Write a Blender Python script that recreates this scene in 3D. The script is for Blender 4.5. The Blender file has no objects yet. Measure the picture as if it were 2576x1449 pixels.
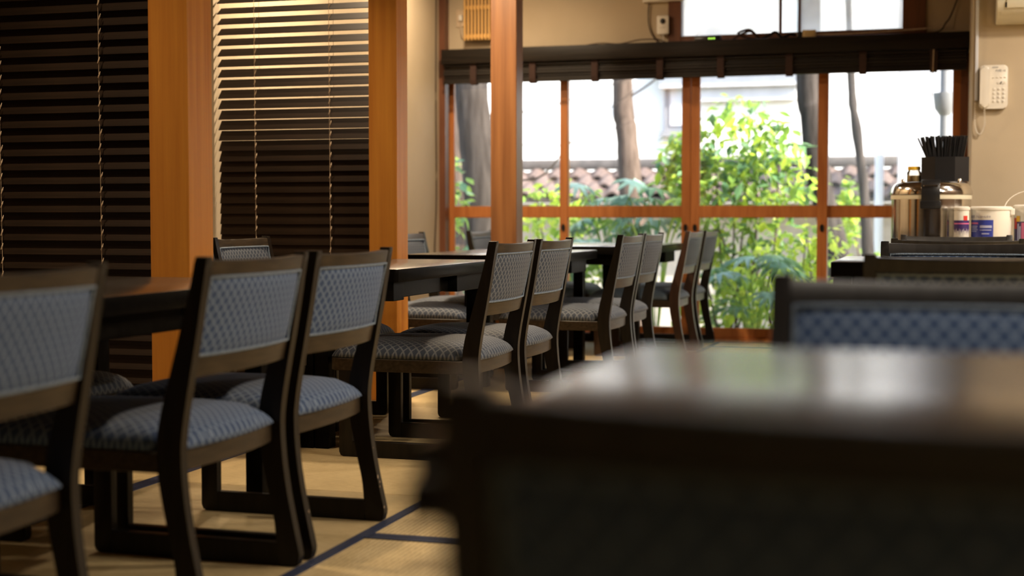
import bpy, bmesh, math, random
from mathutils import Vector, Matrix
R = math.radians
sc = bpy.context.scene
C = sc.collection

# ------------------------------------------------------------------ camera
cd = bpy.data.cameras.new('camera')
cam = bpy.data.objects.new('camera', cd); C.objects.link(cam)
cam.location = (0, 0, 0.83)
cam.rotation_euler = (R(90 - 2.792), 0, R(16.753))
cd.sensor_width = 36.0
cd.lens = 3640.0 / 2576.0 * 36.0
cd.clip_start = 0.02
cd.dof.use_dof = True
cd.dof.focus_distance = 5.3
cd.dof.aperture_fstop = 2.15
cd.dof.aperture_blades = 9
sc.camera = cam

# ------------------------------------------------------------------ world, sun, exposure
sc.view_settings.view_transform = 'Standard'
sc.view_settings.look = 'None'
sc.view_settings.exposure = 0.35
sc.view_settings.gamma = 1.0
sc.view_settings.use_curve_mapping = False
w = bpy.data.worlds.new('sky'); sc.world = w; w.use_nodes = True
nt = w.node_tree; nt.nodes.clear()
sky = nt.nodes.new('ShaderNodeTexSky'); sky.sky_type = 'NISHITA'; sky.sun_disc = False
sky.sun_elevation = R(42); sky.sun_rotation = R(105); sky.air_density = 1.0; sky.dust_density = 2.5
bg = nt.nodes.new('ShaderNodeBackground'); bg.inputs[1].default_value = 0.8
wo = nt.nodes.new('ShaderNodeOutputWorld')
nt.links.new(sky.outputs[0], bg.inputs[0]); nt.links.new(bg.outputs[0], wo.inputs[0])
sd = bpy.data.lights.new('sun', 'SUN'); sd.energy = 11.5; sd.angle = R(0.6); sd.color = (1, .94, .84)
sun = bpy.data.objects.new('sun', sd); C.objects.link(sun)
sun.rotation_euler = Vector((0.72, -0.38, 0.66)).to_track_quat('Z', 'Y').to_euler()
for n, x0, x1, z0, z1 in (('window_portal', -3.36, .02, .05, 1.78), ('transom_portal', -1.72, -.29, 2.03, 2.45)):
    ld = bpy.data.lights.new(n, 'AREA'); ld.shape = 'RECTANGLE'; ld.size = x1 - x0; ld.size_y = z1 - z0
    ld.cycles.is_portal = True
    o = bpy.data.objects.new(n, ld); C.objects.link(o)
    o.location = ((x0 + x1) / 2, 9.72, (z0 + z1) / 2); o.rotation_euler = (R(-90), 0, 0)
cy = sc.cycles
cy.max_bounces = 5; cy.diffuse_bounces = 3; cy.glossy_bounces = 3; cy.transmission_bounces = 4; cy.transparent_max_bounces = 8
cy.use_adaptive_sampling = True; cy.adaptive_threshold = .03
cy.caustics_reflective = False; cy.caustics_refractive = False
LAMP_W = 1.0      # scale of all ceiling lamps

# ------------------------------------------------------------------ materials
MATS = {}
def newmat(name):
    m = bpy.data.materials.new(name); m.use_nodes = True
    n = m.node_tree.nodes; n.clear()
    out = n.new('ShaderNodeOutputMaterial'); b = n.new('ShaderNodeBsdfPrincipled')
    m.node_tree.links.new(b.outputs[0], out.inputs[0])
    MATS[name] = m
    return m, m.node_tree, b, out
def col(c): return (c[0], c[1], c[2], 1)
def noise_mat(name, c1, c2, scale=(8, 8, 8), rough=.5, detail=4, bump=0., bscale=None, spec=.5, metallic=0., coord='Object', coat=0., pos=(.3, .7)):
    m, t, b, out = newmat(name)
    tc = t.nodes.new('ShaderNodeTexCoord'); mp = t.nodes.new('ShaderNodeMapping'); mp.inputs['Scale'].default_value = scale
    nz = t.nodes.new('ShaderNodeTexNoise'); nz.inputs['Scale'].default_value = 1; nz.inputs['Detail'].default_value = detail
    rp = t.nodes.new('ShaderNodeValToRGB')
    rp.color_ramp.elements[0].color = col(c1); rp.color_ramp.elements[1].color = col(c2)
    rp.color_ramp.elements[0].position = pos[0]; rp.color_ramp.elements[1].position = pos[1]
    l = t.links.new
    l(tc.outputs[coord], mp.inputs[0]); l(mp.outputs[0], nz.inputs[0]); l(nz.outputs[0], rp.inputs[0]); l(rp.outputs[0], b.inputs['Base Color'])
    b.inputs['Roughness'].default_value = rough; b.inputs['Specular IOR Level'].default_value = spec; b.inputs['Metallic'].default_value = metallic
    b.inputs['Coat Weight'].default_value = coat
    if bump:
        bp = t.nodes.new('ShaderNodeBump'); bp.inputs['Strength'].default_value = bump; bp.inputs['Distance'].default_value = .004
        src = nz
        if bscale:
            mp2 = t.nodes.new('ShaderNodeMapping'); mp2.inputs['Scale'].default_value = bscale
            src = t.nodes.new('ShaderNodeTexNoise'); src.inputs['Scale'].default_value = 1; src.inputs['Detail'].default_value = 3
            l(tc.outputs[coord], mp2.inputs[0]); l(mp2.outputs[0], src.inputs[0])
        l(src.outputs[0], bp.inputs['Height']); l(bp.outputs[0], b.inputs['Normal'])
    return m
def plain(name, c, rough=.5, spec=.5, metallic=0., coat=0.):
    return noise_mat(name, [x * .93 for x in c], [min(1, x * 1.05) for x in c], (6, 6, 6), rough, 2, spec=spec, metallic=metallic, coat=coat)

noise_mat('chair_wood', (.006, .0045, .0033), (.012, .009, .006), (60, 60, 6), .42, 5, .1, spec=.25)
noise_mat('chair_wood_sheen', (.014, .013, .012), (.026, .024, .022), (60, 60, 6), .36, 5, .1, spec=.5)  # chair wood made greyer: lamp sheen on the posts put into the colour
noise_mat('chair_wood_brown', (.028, .013, .007), (.045, .021, .012), (60, 60, 6), .38, 5, .15)
noise_mat('chair_wood_lit', (.018, .013, .008), (.048, .034, .020), (9, 70, 90), .42, 6, .15, spec=.25)  # chair wood lightened: light on the rear faces put into the colour
noise_mat('table_lacquer', (.006, .004, .003), (.012, .008, .006), (4, 60, 40), .25, 5, .008, spec=1.0, coat=.6)
MATS['table_lacquer'].node_tree.nodes['Principled BSDF'].inputs['Coat Roughness'].default_value = .22
noise_mat('table_edge', (.004, .0035, .003), (.007, .006, .005), (4, 40, 40), .3, 4, spec=.02)
noise_mat('bracket_grey', (.006, .006, .006), (.010, .010, .010), (20, 20, 20), .5, 3, spec=.06)
noise_mat('pillar_wood', (.43, .155, .024), (.60, .26, .042), (34, 34, 1.2), .45, 6, .12, spec=.2, pos=(.25, .75))
noise_mat('post_wood', (.16, .062, .020), (.28, .122, .042), (26, 26, 1.0), .42, 7, .15, pos=(.3, .65))
noise_mat('frame_wood', (.36, .115, .028), (.50, .185, .052), (30, 30, 3), .4, 6, .1)
noise_mat('frame_wood_dark', (.10, .035, .016), (.17, .062, .028), (30, 30, 3), .45, 6, .1)
noise_mat('ledge_wood', (.006, .0045, .0035), (.017, .0125, .009), (3, 40, 60), .5, 7, .2, spec=.2)
noise_mat('plaster_cream', (.45, .365, .25), (.50, .41, .29), (3, 3, 3), .85, 6, .25, (300, 300, 300))
noise_mat('ceiling_board', (.11, .065, .035), (.16, .10, .055), (1, 30, 30), .6, 5)
noise_mat('dark_panel', (.05, .03, .018), (.09, .055, .033), (20, 20, 2), .5, 5)
noise_mat('slat_brown', (.013, .007, .0035), (.028, .0155, .008), (3, 60, 60), .6, 6, .12, spec=.12)
noise_mat('bamboo_dark', (.008, .0065, .0055), (.020, .016, .013), (4, 60, 60), .45, 5, spec=.3)
noise_mat('strap_brown', (.022, .010, .007), (.045, .019, .013), (120, 120, 120), .9, 3)
noise_mat('cord_tan', (.50, .38, .25), (.64, .50, .36), (80, 80, 80), .8, 2)
noise_mat('heri_navy', (.012, .019, .050), (.024, .036, .085), (260, 260, 260), .75, 2, .2)
plain('white_plastic', (.80, .77, .70), .3)
plain('phone_white', (.78, .73, .64), .22, coat=.3)
plain('aircon_white', (.70, .66, .52), .4)
plain('grey_white', (.62, .64, .70), .5)
plain('black_plastic', (.012, .012, .013), .3)
plain('black_matte', (.010, .010, .011), .55)
plain('tan_plug', (.62, .45, .20), .5)
plain('yellow_lid', (.75, .45, .02), .4)
plain('label_blue', (.045, .065, .38), .4)
plain('label_purple', (.05, .025, .13), .4)
plain('label_pink', (.72, .16, .34), .4)
plain('label_red', (.62, .04, .03), .4)
plain('label_ink', (.06, .06, .20), .5)
plain('label_pale', (.50, .53, .75), .5)
plain('cream_band', (.72, .66, .50), .5)
plain('lamp_wood', (.62, .36, .11), .5)
plain('grey_button', (.45, .42, .36), .4)
noise_mat('steel', (.60, .58, .55), (.68, .66, .62), (2, 2, 60), .13, 3, metallic=1.)
noise_mat('soil', (.20, .17, .11), (.46, .42, .31), (3, 3, 3), .95, 6, .5)
noise_mat('garden_grass', (.08, .14, .03), (.24, .34, .10), (25, 25, 25), .9, 4)
noise_mat('bark_grey', (.018, .015, .013), (.065, .055, .048), (22, 22, 3), .9, 7, .8, spec=.08)
noise_mat('bark_brown', (.055, .040, .031), (.14, .105, .083), (26, 26, 4), .9, 7, .8, spec=.08)
noise_mat('house_plaster', (.80, .79, .74), (.84, .83, .79), (1, 1, 1), .9, 3)
noise_mat('tile_clay', (.075, .05, .042), (.14, .10, .082), (12, 12, 12), .6, 5)
noise_mat('tile_ridge', (.07, .062, .056), (.12, .105, .095), (8, 8, 8), .7, 5)
noise_mat('block_wall', (.42, .38, .32), (.55, .50, .43), (9, 9, 9), .9, 5)
plain('metal_grey', (.20, .21, .22), .45)
plain('pipe_white', (.80, .81, .82), .4)
noise_mat('pier_grey', (.46, .46, .47), (.58, .58, .59), (6, 6, 2), .9, 5)

def tatami(name, axis, k):
    m, t, b, out = newmat(name)
    l = t.links.new
    tc = t.nodes.new('ShaderNodeTexCoord')
    wv = t.nodes.new('ShaderNodeTexWave'); wv.wave_type = 'BANDS'; wv.bands_direction = axis
    wv.inputs['Scale'].default_value = 22; wv.inputs['Distortion'].default_value = 1.2; wv.inputs['Detail'].default_value = 2; wv.inputs['Detail Scale'].default_value = 4
    mp = t.nodes.new('ShaderNodeMapping'); mp.inputs['Scale'].default_value = (30, 400, 1) if axis == 'Y' else (400, 30, 1)
    nz = t.nodes.new('ShaderNodeTexNoise'); nz.inputs['Scale'].default_value = 1; nz.inputs['Detail'].default_value = 4
    mp3 = t.nodes.new('ShaderNodeMapping'); mp3.inputs['Scale'].default_value = (6, 6, 1)
    nz3 = t.nodes.new('ShaderNodeTexNoise'); nz3.inputs['Scale'].default_value = 1
    l(tc.outputs['Object'], wv.inputs[0]); l(tc.outputs['Object'], mp.inputs[0]); l(mp.outputs[0], nz.inputs[0]); l(tc.outputs['Object'], mp3.inputs[0]); l(mp3.outputs[0], nz3.inputs[0])
    a = t.nodes.new('ShaderNodeMath'); a.operation = 'MULTIPLY_ADD'; a.inputs[1].default_value = .35
    l(wv.outputs['Fac'], a.inputs[0]); l(nz.outputs[0], a.inputs[2])
    a2 = t.nodes.new('ShaderNodeMath'); a2.operation = 'MULTIPLY_ADD'; a2.inputs[1].default_value = .5
    l(nz3.outputs[0], a2.inputs[0]); l(a.outputs[0], a2.inputs[2])
    rp = t.nodes.new('ShaderNodeValToRGB'); rp.color_ramp.elements[0].color = (.30 * k, .21 * k, .090 * k, 1); rp.color_ramp.elements[1].color = (.56 * k, .43 * k, .22 * k, 1)
    rp.color_ramp.elements[0].position = .55; rp.color_ramp.elements[1].position = 1.15
    l(a2.outputs[0], rp.inputs[0]); l(rp.outputs[0], b.inputs['Base Color'])
    b.inputs['Roughness'].default_value = .55; b.inputs['Specular IOR Level'].default_value = .4
    bp = t.nodes.new('ShaderNodeBump'); bp.inputs['Strength'].default_value = .5; bp.inputs['Distance'].default_value = .003
    l(a.outputs[0], bp.inputs['Height']); l(bp.outputs[0], b.inputs['Normal'])
tatami('tatami_lengthwise', 'Y', 1.12); tatami('tatami_crosswise', 'X', 1.4)  # crosswise mats paler: directional sheen of the weave painted into their colour

def fabric(name, base, line, P=.024, plainer=False):
    m, t, b, out = newmat(name)
    l = t.links.new
    def M(op, a=None, c=None, v1=None, v2=None):
        n = t.nodes.new('ShaderNodeMath'); n.operation = op
        if a is not None: l(a, n.inputs[0])
        if c is not None: l(c, n.inputs[1])
        if v1 is not None: n.inputs[0].default_value = v1
        if v2 is not None: n.inputs[1].default_value = v2
        return n.outputs[0]
    uv = t.nodes.new('ShaderNodeUVMap'); uv.uv_map = 'UVMap'
    sp = t.nodes.new('ShaderNodeSeparateXYZ'); l(uv.outputs[0], sp.inputs[0])
    u = M('DIVIDE', sp.outputs[0], v2=P); v = M('DIVIDE', sp.outputs[1], v2=P * 1.12)
    d1 = M('ABSOLUTE', M('SUBTRACT', M('FRACT', M('ADD', u, v)), v2=.5))
    d2 = M('ABSOLUTE', M('SUBTRACT', M('FRACT', M('SUBTRACT', u, v)), v2=.5))
    mx = M('MAXIMUM', d1, d2)
    sm = t.nodes.new('ShaderNodeMapRange'); sm.interpolation_type = 'SMOOTHSTEP'
    sm.inputs['From Min'].default_value = .30; sm.inputs['From Max'].default_value = .48
    l(mx, sm.inputs['Value'])
    # broken stitches along the lattice
    st = M('ABSOLUTE', M('SUBTRACT', M('FRACT', M('MULTIPLY', v, v2=6.)), v2=.5))
    st2 = M('MULTIPLY_ADD', st, v2=.7)
    t.nodes[-1].inputs[2].default_value = .62
    fac = M('MULTIPLY', sm.outputs[0], st2)
    nz = t.nodes.new('ShaderNodeTexNoise'); nz.inputs['Scale'].default_value = 900; nz.inputs['Detail'].default_value = 1
    l(uv.outputs[0], nz.inputs[0])
    fac2 = M('ADD', fac, M('MULTIPLY', M('SUBTRACT', nz.outputs[0], v2=.5), v2=.25))
    if plainer: fac2 = M('MULTIPLY', fac2, v2=.25)
    mix = t.nodes.new('ShaderNodeMix'); mix.data_type = 'RGBA'; mix.clamp_factor = True
    mix.inputs['A'].default_value = col(base); mix.inputs['B'].default_value = col(line)
    l(fac2, mix.inputs['Factor']); l(mix.outputs['Result'], b.inputs['Base Color'])
    b.inputs['Roughness'].default_value = .75; b.inputs['Sheen Weight'].default_value = .04; b.inputs['Sheen Roughness'].default_value = .4
    bp = t.nodes.new('ShaderNodeBump'); bp.inputs['Strength'].default_value = .3; bp.inputs['Distance'].default_value = .001
    l(fac2, bp.inputs['Height']); l(bp.outputs[0], b.inputs['Normal'])
fabric('fabric_blue', (.022, .055, .140), (.18, .245, .35), P=.026)
fabric('fabric_grey', (.024, .038, .066), (.165, .183, .205), P=.026)
fabric('fabric_plain', (.06, .085, .11), (.10, .125, .15), plainer=True)
noise_mat('piping_blue', (.075, .11, .16), (.20, .25, .31), (250, 250, 250), .8, 1)

def glass(name, haze, tint=(1, 1, 1)):
    m, t, b, out = newmat(name); t.nodes.remove(b); l = t.links.new
    tr = t.nodes.new('ShaderNodeBsdfTransparent'); tr.inputs[0].default_value = col(tint)
    gl = t.nodes.new('ShaderNodeBsdfGlossy'); gl.inputs['Roughness'].default_value = .02
    tl = t.nodes.new('ShaderNodeBsdfTranslucent'); tl.inputs[0].default_value = (.85, .87, .88, 1)
    fr = t.nodes.new('ShaderNodeFresnel'); fr.inputs[0].default_value = 1.45
    nz = t.nodes.new('ShaderNodeTexNoise'); nz.inputs['Scale'].default_value = 3
    tc = t.nodes.new('ShaderNodeTexCoord'); l(tc.outputs['Object'], nz.inputs[0])
    ml = t.nodes.new('ShaderNodeMath'); ml.operation = 'MULTIPLY'; ml.inputs[1].default_value = haze * 2; l(nz.outputs[0], ml.inputs[0])
    m1 = t.nodes.new('ShaderNodeMixShader'); m2 = t.nodes.new('ShaderNodeMixShader')
    l(ml.outputs[0], m1.inputs[0]); l(tr.outputs[0], m1.inputs[1]); l(tl.outputs[0], m1.inputs[2])
    l(fr.outputs[0], m2.inputs[0]); l(m1.outputs[0], m2.inputs[1]); l(gl.outputs[0], m2.inputs[2]); l(m2.outputs[0], out.inputs[0])
glass('pane_glass', .006); glass('pane_glass_hazy', .03); glass('ribbed_glass', .55); glass('jar_glass', .15, (.93, .9, .85))
def leafmat(name, c1, c2, tl=.45):
    m, t, b, out = newmat(name); l = t.links.new
    tc = t.nodes.new('ShaderNodeTexCoord'); nz = t.nodes.new('ShaderNodeTexNoise'); nz.inputs['Scale'].default_value = 5; nz.inputs['Detail'].default_value = 3
    l(tc.outputs['Object'], nz.inputs[0])
    rp = t.nodes.new('ShaderNodeValToRGB'); rp.color_ramp.elements[0].color = col(c1); rp.color_ramp.elements[1].color = col(c2)
    rp.color_ramp.elements[0].position = .35; rp.color_ramp.elements[1].position = .65
    l(nz.outputs[0], rp.inputs[0]); l(rp.outputs[0], b.inputs['Base Color']); b.inputs['Roughness'].default_value = .35
    tr = t.nodes.new('ShaderNodeBsdfTranslucent'); l(rp.outputs[0], tr.inputs[0])
    mx = t.nodes.new('ShaderNodeMixShader'); mx.inputs[0].default_value = tl
    l(b.outputs[0], mx.inputs[1]); l(tr.outputs[0], mx.inputs[2]); l(mx.outputs[0], out.inputs[0])
leafmat('leaf_green', (.17, .31, .05), (.40, .58, .11), .55); leafmat('leaf_dark', (.09, .20, .09), (.18, .33, .15), .3)
leafmat('leaf_yellow', (.38, .54, .05), (.66, .76, .12), .6); leafmat('leaf_bluish', (.16, .32, .24), (.34, .50, .42), .3)  # leaf_yellow carries the glow of backlit leaves in its colour
def emit(name, c, s):
    m, t, b, out = newmat(name); t.nodes.remove(b)
    e = t.nodes.new('ShaderNodeEmission'); e.inputs[0].default_value = col(c); e.inputs[1].default_value = s
    t.links.new(e.outputs[0], out.inputs[0])
emit('lamp_glow', (1, .74, .45), 14); emit('led_green', (.5, 1, .1), 1.5)

# ------------------------------------------------------------------ mesh helpers
def finish(bm, name, mats, parent=None, smooth=False, loc=None):
    bmesh.ops.recalc_face_normals(bm, faces=bm.faces)
    me = bpy.data.meshes.new(name); bm.to_mesh(me); bm.free()
    return link(me, name, mats, parent, smooth, loc)
def link(me, name, mats, parent=None, smooth=False, loc=None):
    if isinstance(mats, str): mats = [mats]
    if not me.materials:
        for m in mats: me.materials.append(MATS[m])
        if smooth:
            me.polygons.foreach_set('use_smooth', [True] * len(me.polygons))
            if smooth != 'all':
                try: me.set_sharp_from_angle(angle=R(40))
                except Exception: pass
    o = bpy.data.objects.new(name, me); C.objects.link(o)
    if parent: o.parent = parent
    if loc: o.location = loc
    return o
def box(bm, x0, x1, y0, y1, z0, z1, bev=0., seg=1, mi=0):
    vs = [bm.verts.new((x, y, z)) for x in (x0, x1) for y in (y0, y1) for z in (z0, z1)]
    fs = [bm.faces.new([vs[i] for i in f]) for f in ((0, 1, 3, 2), (4, 6, 7, 5), (0, 4, 5, 1), (2, 3, 7, 6), (0, 2, 6, 4), (1, 5, 7, 3))]
    for f in fs: f.material_index = mi
    if bev:
        es = list({e for f in fs for e in f.edges})
        r = bmesh.ops.bevel(bm, geom=es, offset=bev, segments=seg, affect='EDGES', profile=.5)
        for f in r['faces']: f.material_index = mi
def B(name, mat, parent, x0, x1, y0, y1, z0, z1, bev=0., seg=1, smooth=False):
    bm = bmesh.new(); box(bm, x0, x1, y0, y1, z0, z1, bev, seg)
    return finish(bm, name, mat, parent, smooth)
def extrude_poly(bm, pts, axis, a0, a1, bev=0., seg=2):
    """pts 2D outline; axis 'x': pts=(y,z) ; 'y': pts=(x,z) ; 'z': pts=(x,y)"""
    def mk(p, a): return (a, p[0], p[1]) if axis == 'x' else ((p[0], a, p[1]) if axis == 'y' else (p[0], p[1], a))
    v0 = [bm.verts.new(mk(p, a0)) for p in pts]; v1 = [bm.verts.new(mk(p, a1)) for p in pts]
    n = len(pts); fs = [bm.faces.new(v0), bm.faces.new(v1[::-1])]
    caps = list(fs[0].edges) + list(fs[1].edges)
    for i in range(n): fs.append(bm.faces.new((v0[i], v1[i], v1[(i + 1) % n], v0[(i + 1) % n])))
    if bev: bmesh.ops.bevel(bm, geom=caps, offset=bev, segments=seg, affect='EDGES', profile=.5)
def tube(bm, pts, r, seg=8, cap=True, rs=None):
    pts = [Vector(p) for p in pts]; rings = []
    up = Vector((0, 0, 1))
    for i, p in enumerate(pts):
        d = (pts[min(i + 1, len(pts) - 1)] - pts[max(i - 1, 0)]).normalized()
        a = d.cross(up)
        if a.length < 1e-3: a = d.cross(Vector((0, 1, 0)))
        a.normalize(); b = d.cross(a).normalized()
        rr = rs[i] if rs else r
        rings.append([bm.verts.new(p + a * math.cos(2 * math.pi * k / seg) * rr + b * math.sin(2 * math.pi * k / seg) * rr) for k in range(seg)])
    for i in range(len(rings) - 1):
        for k in range(seg):
            bm.faces.new((rings[i][k], rings[i][(k + 1) % seg], rings[i + 1][(k + 1) % seg], rings[i + 1][k]))
    if cap: bm.faces.new(rings[0][::-1]); bm.faces.new(rings[-1])
def loop_tube(bm, pts, r, seg=6):
    pts = [Vector(p) for p in pts]; n = len(pts); rings = []
    for i, p in enumerate(pts):
        d = (pts[(i + 1) % n] - pts[i - 1]).normalized()
        a = d.cross(Vector((0, 1, 0.05))); a.normalize(); b = d.cross(a).normalized()
        rings.append([bm.verts.new(p + a * math.cos(2 * math.pi * k / seg) * r + b * math.sin(2 * math.pi * k / seg) * r) for k in range(seg)])
    for i in range(n):
        for k in range(seg):
            bm.faces.new((rings[i][k], rings[i][(k + 1) % seg], rings[(i + 1) % n][(k + 1) % seg], rings[(i + 1) % n][k]))
def lathe(bm, prof, cx=0, cy=0, seg=40, mi=0):
    rings = []
    for r, z in prof:
        rings.append([bm.verts.new((cx + r * math.cos(2 * math.pi * k / seg), cy + r * math.sin(2 * math.pi * k / seg), z)) for k in range(seg)] if r > 1e-6 else [bm.verts.new((cx, cy, z))])
    for a, b in zip(rings, rings[1:]):
        for k in range(seg):
            k2 = (k + 1) % seg
            if len(a) == 1 and len(b) == 1: continue
            if len(a) == 1: f = bm.faces.new((a[0], b[k2], b[k]))
            elif len(b) == 1: f = bm.faces.new((a[k], a[k2], b[0]))
            else: f = bm.faces.new((a[k], a[k2], b[k2], b[k]))
            f.material_index = mi
def rrect(x0, x1, y0, y1, r, n=5):
    pts = []
    for cx, cy, a0 in ((x1 - r, y1 - r, 0), (x0 + r, y1 - r, 90), (x0 + r, y0 + r, 180), (x1 - r, y0 + r, 270)):
        for k in range(n + 1):
            a = R(a0 + 90 * k / n); pts.append((cx + r * math.cos(a), cy + r * math.sin(a)))
    return pts
def catmull(P, n=6):
    out = []
    for i in range(len(P) - 1):
        p0, p1, p2, p3 = P[max(i - 1, 0)], P[i], P[i + 1], P[min(i + 2, len(P) - 1)]
        for k in range(n):
            t = k / n
            out.append(tuple(.5 * ((2 * b) + (-a + c) * t + (2 * a - 5 * b + 4 * c - d) * t * t + (-a + 3 * b - 3 * c + d) * t ** 3) for a, b, c, d in zip(p0, p1, p2, p3)))
    out.append(tuple(P[-1])); return out
def text_mesh(name, body, size, mat, parent, loc, rot):
    cu = bpy.data.curves.new(name, 'FONT'); cu.body = body; cu.size = size; cu.align_x = 'CENTER'; cu.resolution_u = 3
    t = bpy.data.objects.new(name, cu); C.objects.link(t)
    me = bpy.data.meshes.new_from_object(t.evaluated_get(bpy.context.evaluated_depsgraph_get()))
    bpy.data.objects.remove(t)
    me.materials.clear()
    o = link(me, name, mat, parent); o.location = loc; o.rotation_euler = rot
    return o
def tag(o, label, cat, group=None, kind=None):
    o['label'] = label; o['category'] = cat
    if group: o['group'] = group
    if kind: o['kind'] = kind
    return o
def empty(name, loc=(0, 0, 0), rz=0.):
    o = bpy.data.objects.new(name, None); C.objects.link(o); o.location = loc; o.rotation_euler = (0, 0, rz); o.empty_display_size = .1
    return o
def struct(o): o['kind'] = 'structure'; return o
def copy_tree(o, parent=None):
    c = o.copy(); C.objects.link(c)
    if parent: c.parent = parent
    for ch in o.children: copy_tree(ch, c)
    return c

# ------------------------------------------------------------------ room shell
YW, XL, ZC = 9.60, -3.395, 2.62
XR, YB, YP = 3.2, -1.3, 8.0
bm = bmesh.new(); box(bm, XL - .1, XR + .1, YB - .1, 9.75, -.12, -.055)
floor = struct(finish(bm, 'floor', 'dark_panel'))
floor['label'] = 'floor laid with tatami mats with navy cloth borders'
def mat_piece(x0, x1, y0, y1, along):
    x0, x1 = max(x0, XL), min(x1, XR); y0, y1 = max(y0, YB), min(y1, 9.60)
    if x1 - x0 < .08 or y1 - y0 < .08: return
    g = .0012; bm = bmesh.new()
    box(bm, -(x1 - x0) / 2 + g, (x1 - x0) / 2 - g, -(y1 - y0) / 2 + g, (y1 - y0) / 2 - g, -.055, 0, .003)
    m = finish(bm, 'tatami_mat', 'tatami_lengthwise' if along == 'y' else 'tatami_crosswise', floor, loc=((x0 + x1) / 2, (y0 + y1) / 2, 0))
    hw, hx, hy = .030, (x1 - x0) / 2, (y1 - y0) / 2
    for s in (-1, 1):
        bm = bmesh.new()
        if along == 'y': box(bm, min(s * hx, s * (hx - hw)) + (g if s < 0 else -0), max(s * hx, s * (hx - hw)) - (g if s > 0 else 0), -hy + g, hy - g, -.004, .0022)
        else: box(bm, -hx + g, hx - g, min(s * hy, s * (hy - hw)) + (g if s < 0 else 0), max(s * hy, s * (hy - hw)) - (g if s > 0 else 0), -.004, .0022)
        finish(bm, 'border', 'heri_navy', m)
for k in range(-1, 6):
    mat_piece(-2.388, -1.438, .2 + 1.91 * k, 2.11 + 1.91 * k, 'y')
    mat_piece(-3.395, -2.388, -.75 + 1.91 * k, 1.16 + 1.91 * k, 'y')
for k in range(-6, 8):
    y = 3.473 + .955 * k
    mat_piece(-1.438, .472, y, y + .955, 'x'); mat_piece(.472, 2.382, y, y + .955, 'x'); mat_piece(2.382, XR, y, y + .955, 'x')

struct(B('wall_left', 'plaster_cream', None, XL - .12, XL, YB - .1, 9.75, -.1, ZC + .1))
struct(B('wall_right', 'dark_panel', None, XR, XR + .12, YB - .1, YP + .12, -.1, ZC + .1))
struct(B('wall_back', 'dark_panel', None, XL - .12, XR + .12, YB - .12, YB, -.1, ZC + .1))
struct(B('wall_phone_side', 'plaster_cream', None, .113, XR + .12, YP, YP + .12, -.1, ZC + .1))
struct(B('wall_return', 'plaster_cream', None, .113, .233, YP + .12, 9.75, -.1, ZC + .1))
bm = bmesh.new()
box(bm, XL - .12, -1.80, 9.60, 9.74, 1.80, ZC + .1); box(bm, -.15, .113, 9.60, 9.74, 1.80, ZC + .1)
box(bm, -1.80, -.15, 9.60, 9.74, 1.80, 1.97); box(bm, -1.80, -.15, 9.60, 9.74, 2.45, ZC + .1)
struct(finish(bm, 'wall_window_side', 'plaster_cream'))
struct(B('ceiling', 'ceiling_board', None, XL - .12, XR + .12, YB - .12, 9.75, ZC, ZC + .2))
struct(B('trim_1', 'frame_wood_dark', None, XL, XL + .045, 9.52, 9.60, 0, ZC))      # corner post of the window wall
# roof eaves outside
struct(B('trim_2', 'dark_panel', None, XL - .3, XR + .3, 9.75, 10.35, ZC + .02, ZC + .16))

# sliding window doors
SX = [-3.37, -2.525, -1.65, -.785, .062]
def sash(n, x0, x1, y, wl, wr):
    e = empty('window_%d' % n, (0, 0, 0)); struct(e)
    yy0, yy1 = y - .016, y + .016
    B('stile', 'frame_wood', e, x0 - wl, x0 + wl, yy0, yy1, .03, 1.86, .003)
    B('stile', 'frame_wood', e, x1 - wr, x1 + wr, yy0, yy1, .03, 1.86, .003)
    B('bottom_rail', 'frame_wood', e, x0 + wl, x1 - wr, yy0, yy1, .03, .095, .003)
    B('middle_rail', 'frame_wood', e, x0 + wl, x1 - wr, yy0, yy1, .828, .908, .003)
    B('top_rail', 'frame_wood', e, x0 + wl, x1 - wr, yy0, yy1, 1.80, 1.86, .003)
    g = 'pane_glass_hazy' if n == 4 else 'pane_glass'
    B('pane', g, e, x0 + wl, x1 - wr, y - .002, y + .002, .095, .828)
    B('pane', g, e, x0 + wl, x1 - wr, y - .002, y + .002, .908, 1.80)
    return e
w1 = sash(1, SX[0] + .012, SX[1], 9.66, .03, .028)
w2 = sash(2, SX[1] + .002, SX[2] - .030, 9.625, .028, .030)
w3 = sash(3, SX[2] + .032, SX[3], 9.625, .030, .033)
w4 = sash(4, SX[3], SX[4], 9.66, .033, .045)
for wn, x in ((w2, SX[2] - .03), (w3, SX[2] + .032), (w2, SX[1]), (w3, SX[3])):
    bm = bmesh.new(); lathe(bm, [(0, .0), (.014, .0), (.017, .004), (.017, .006)], seg=16)
    bmesh.ops.rotate(bm, verts=bm.verts, cent=(0, 0, 0), matrix=Matrix.Rotation(R(90), 3, 'X')); bmesh.ops.scale(bm, verts=bm.verts, vec=(.8, 1, 1.5))
    o = finish(bm, 'finger_pull', 'black_plastic', wn, True); o.location = (x, 9.608, .76)
struct(B('trim_3', 'frame_wood', None, XL, .113, 9.58, 9.74, -.02, .03, .003))      # sill track
struct(B('trim_4', 'frame_wood_dark', None, .065, .112, 9.56, 9.60, 0.03, 1.86))      # right jamb
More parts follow.
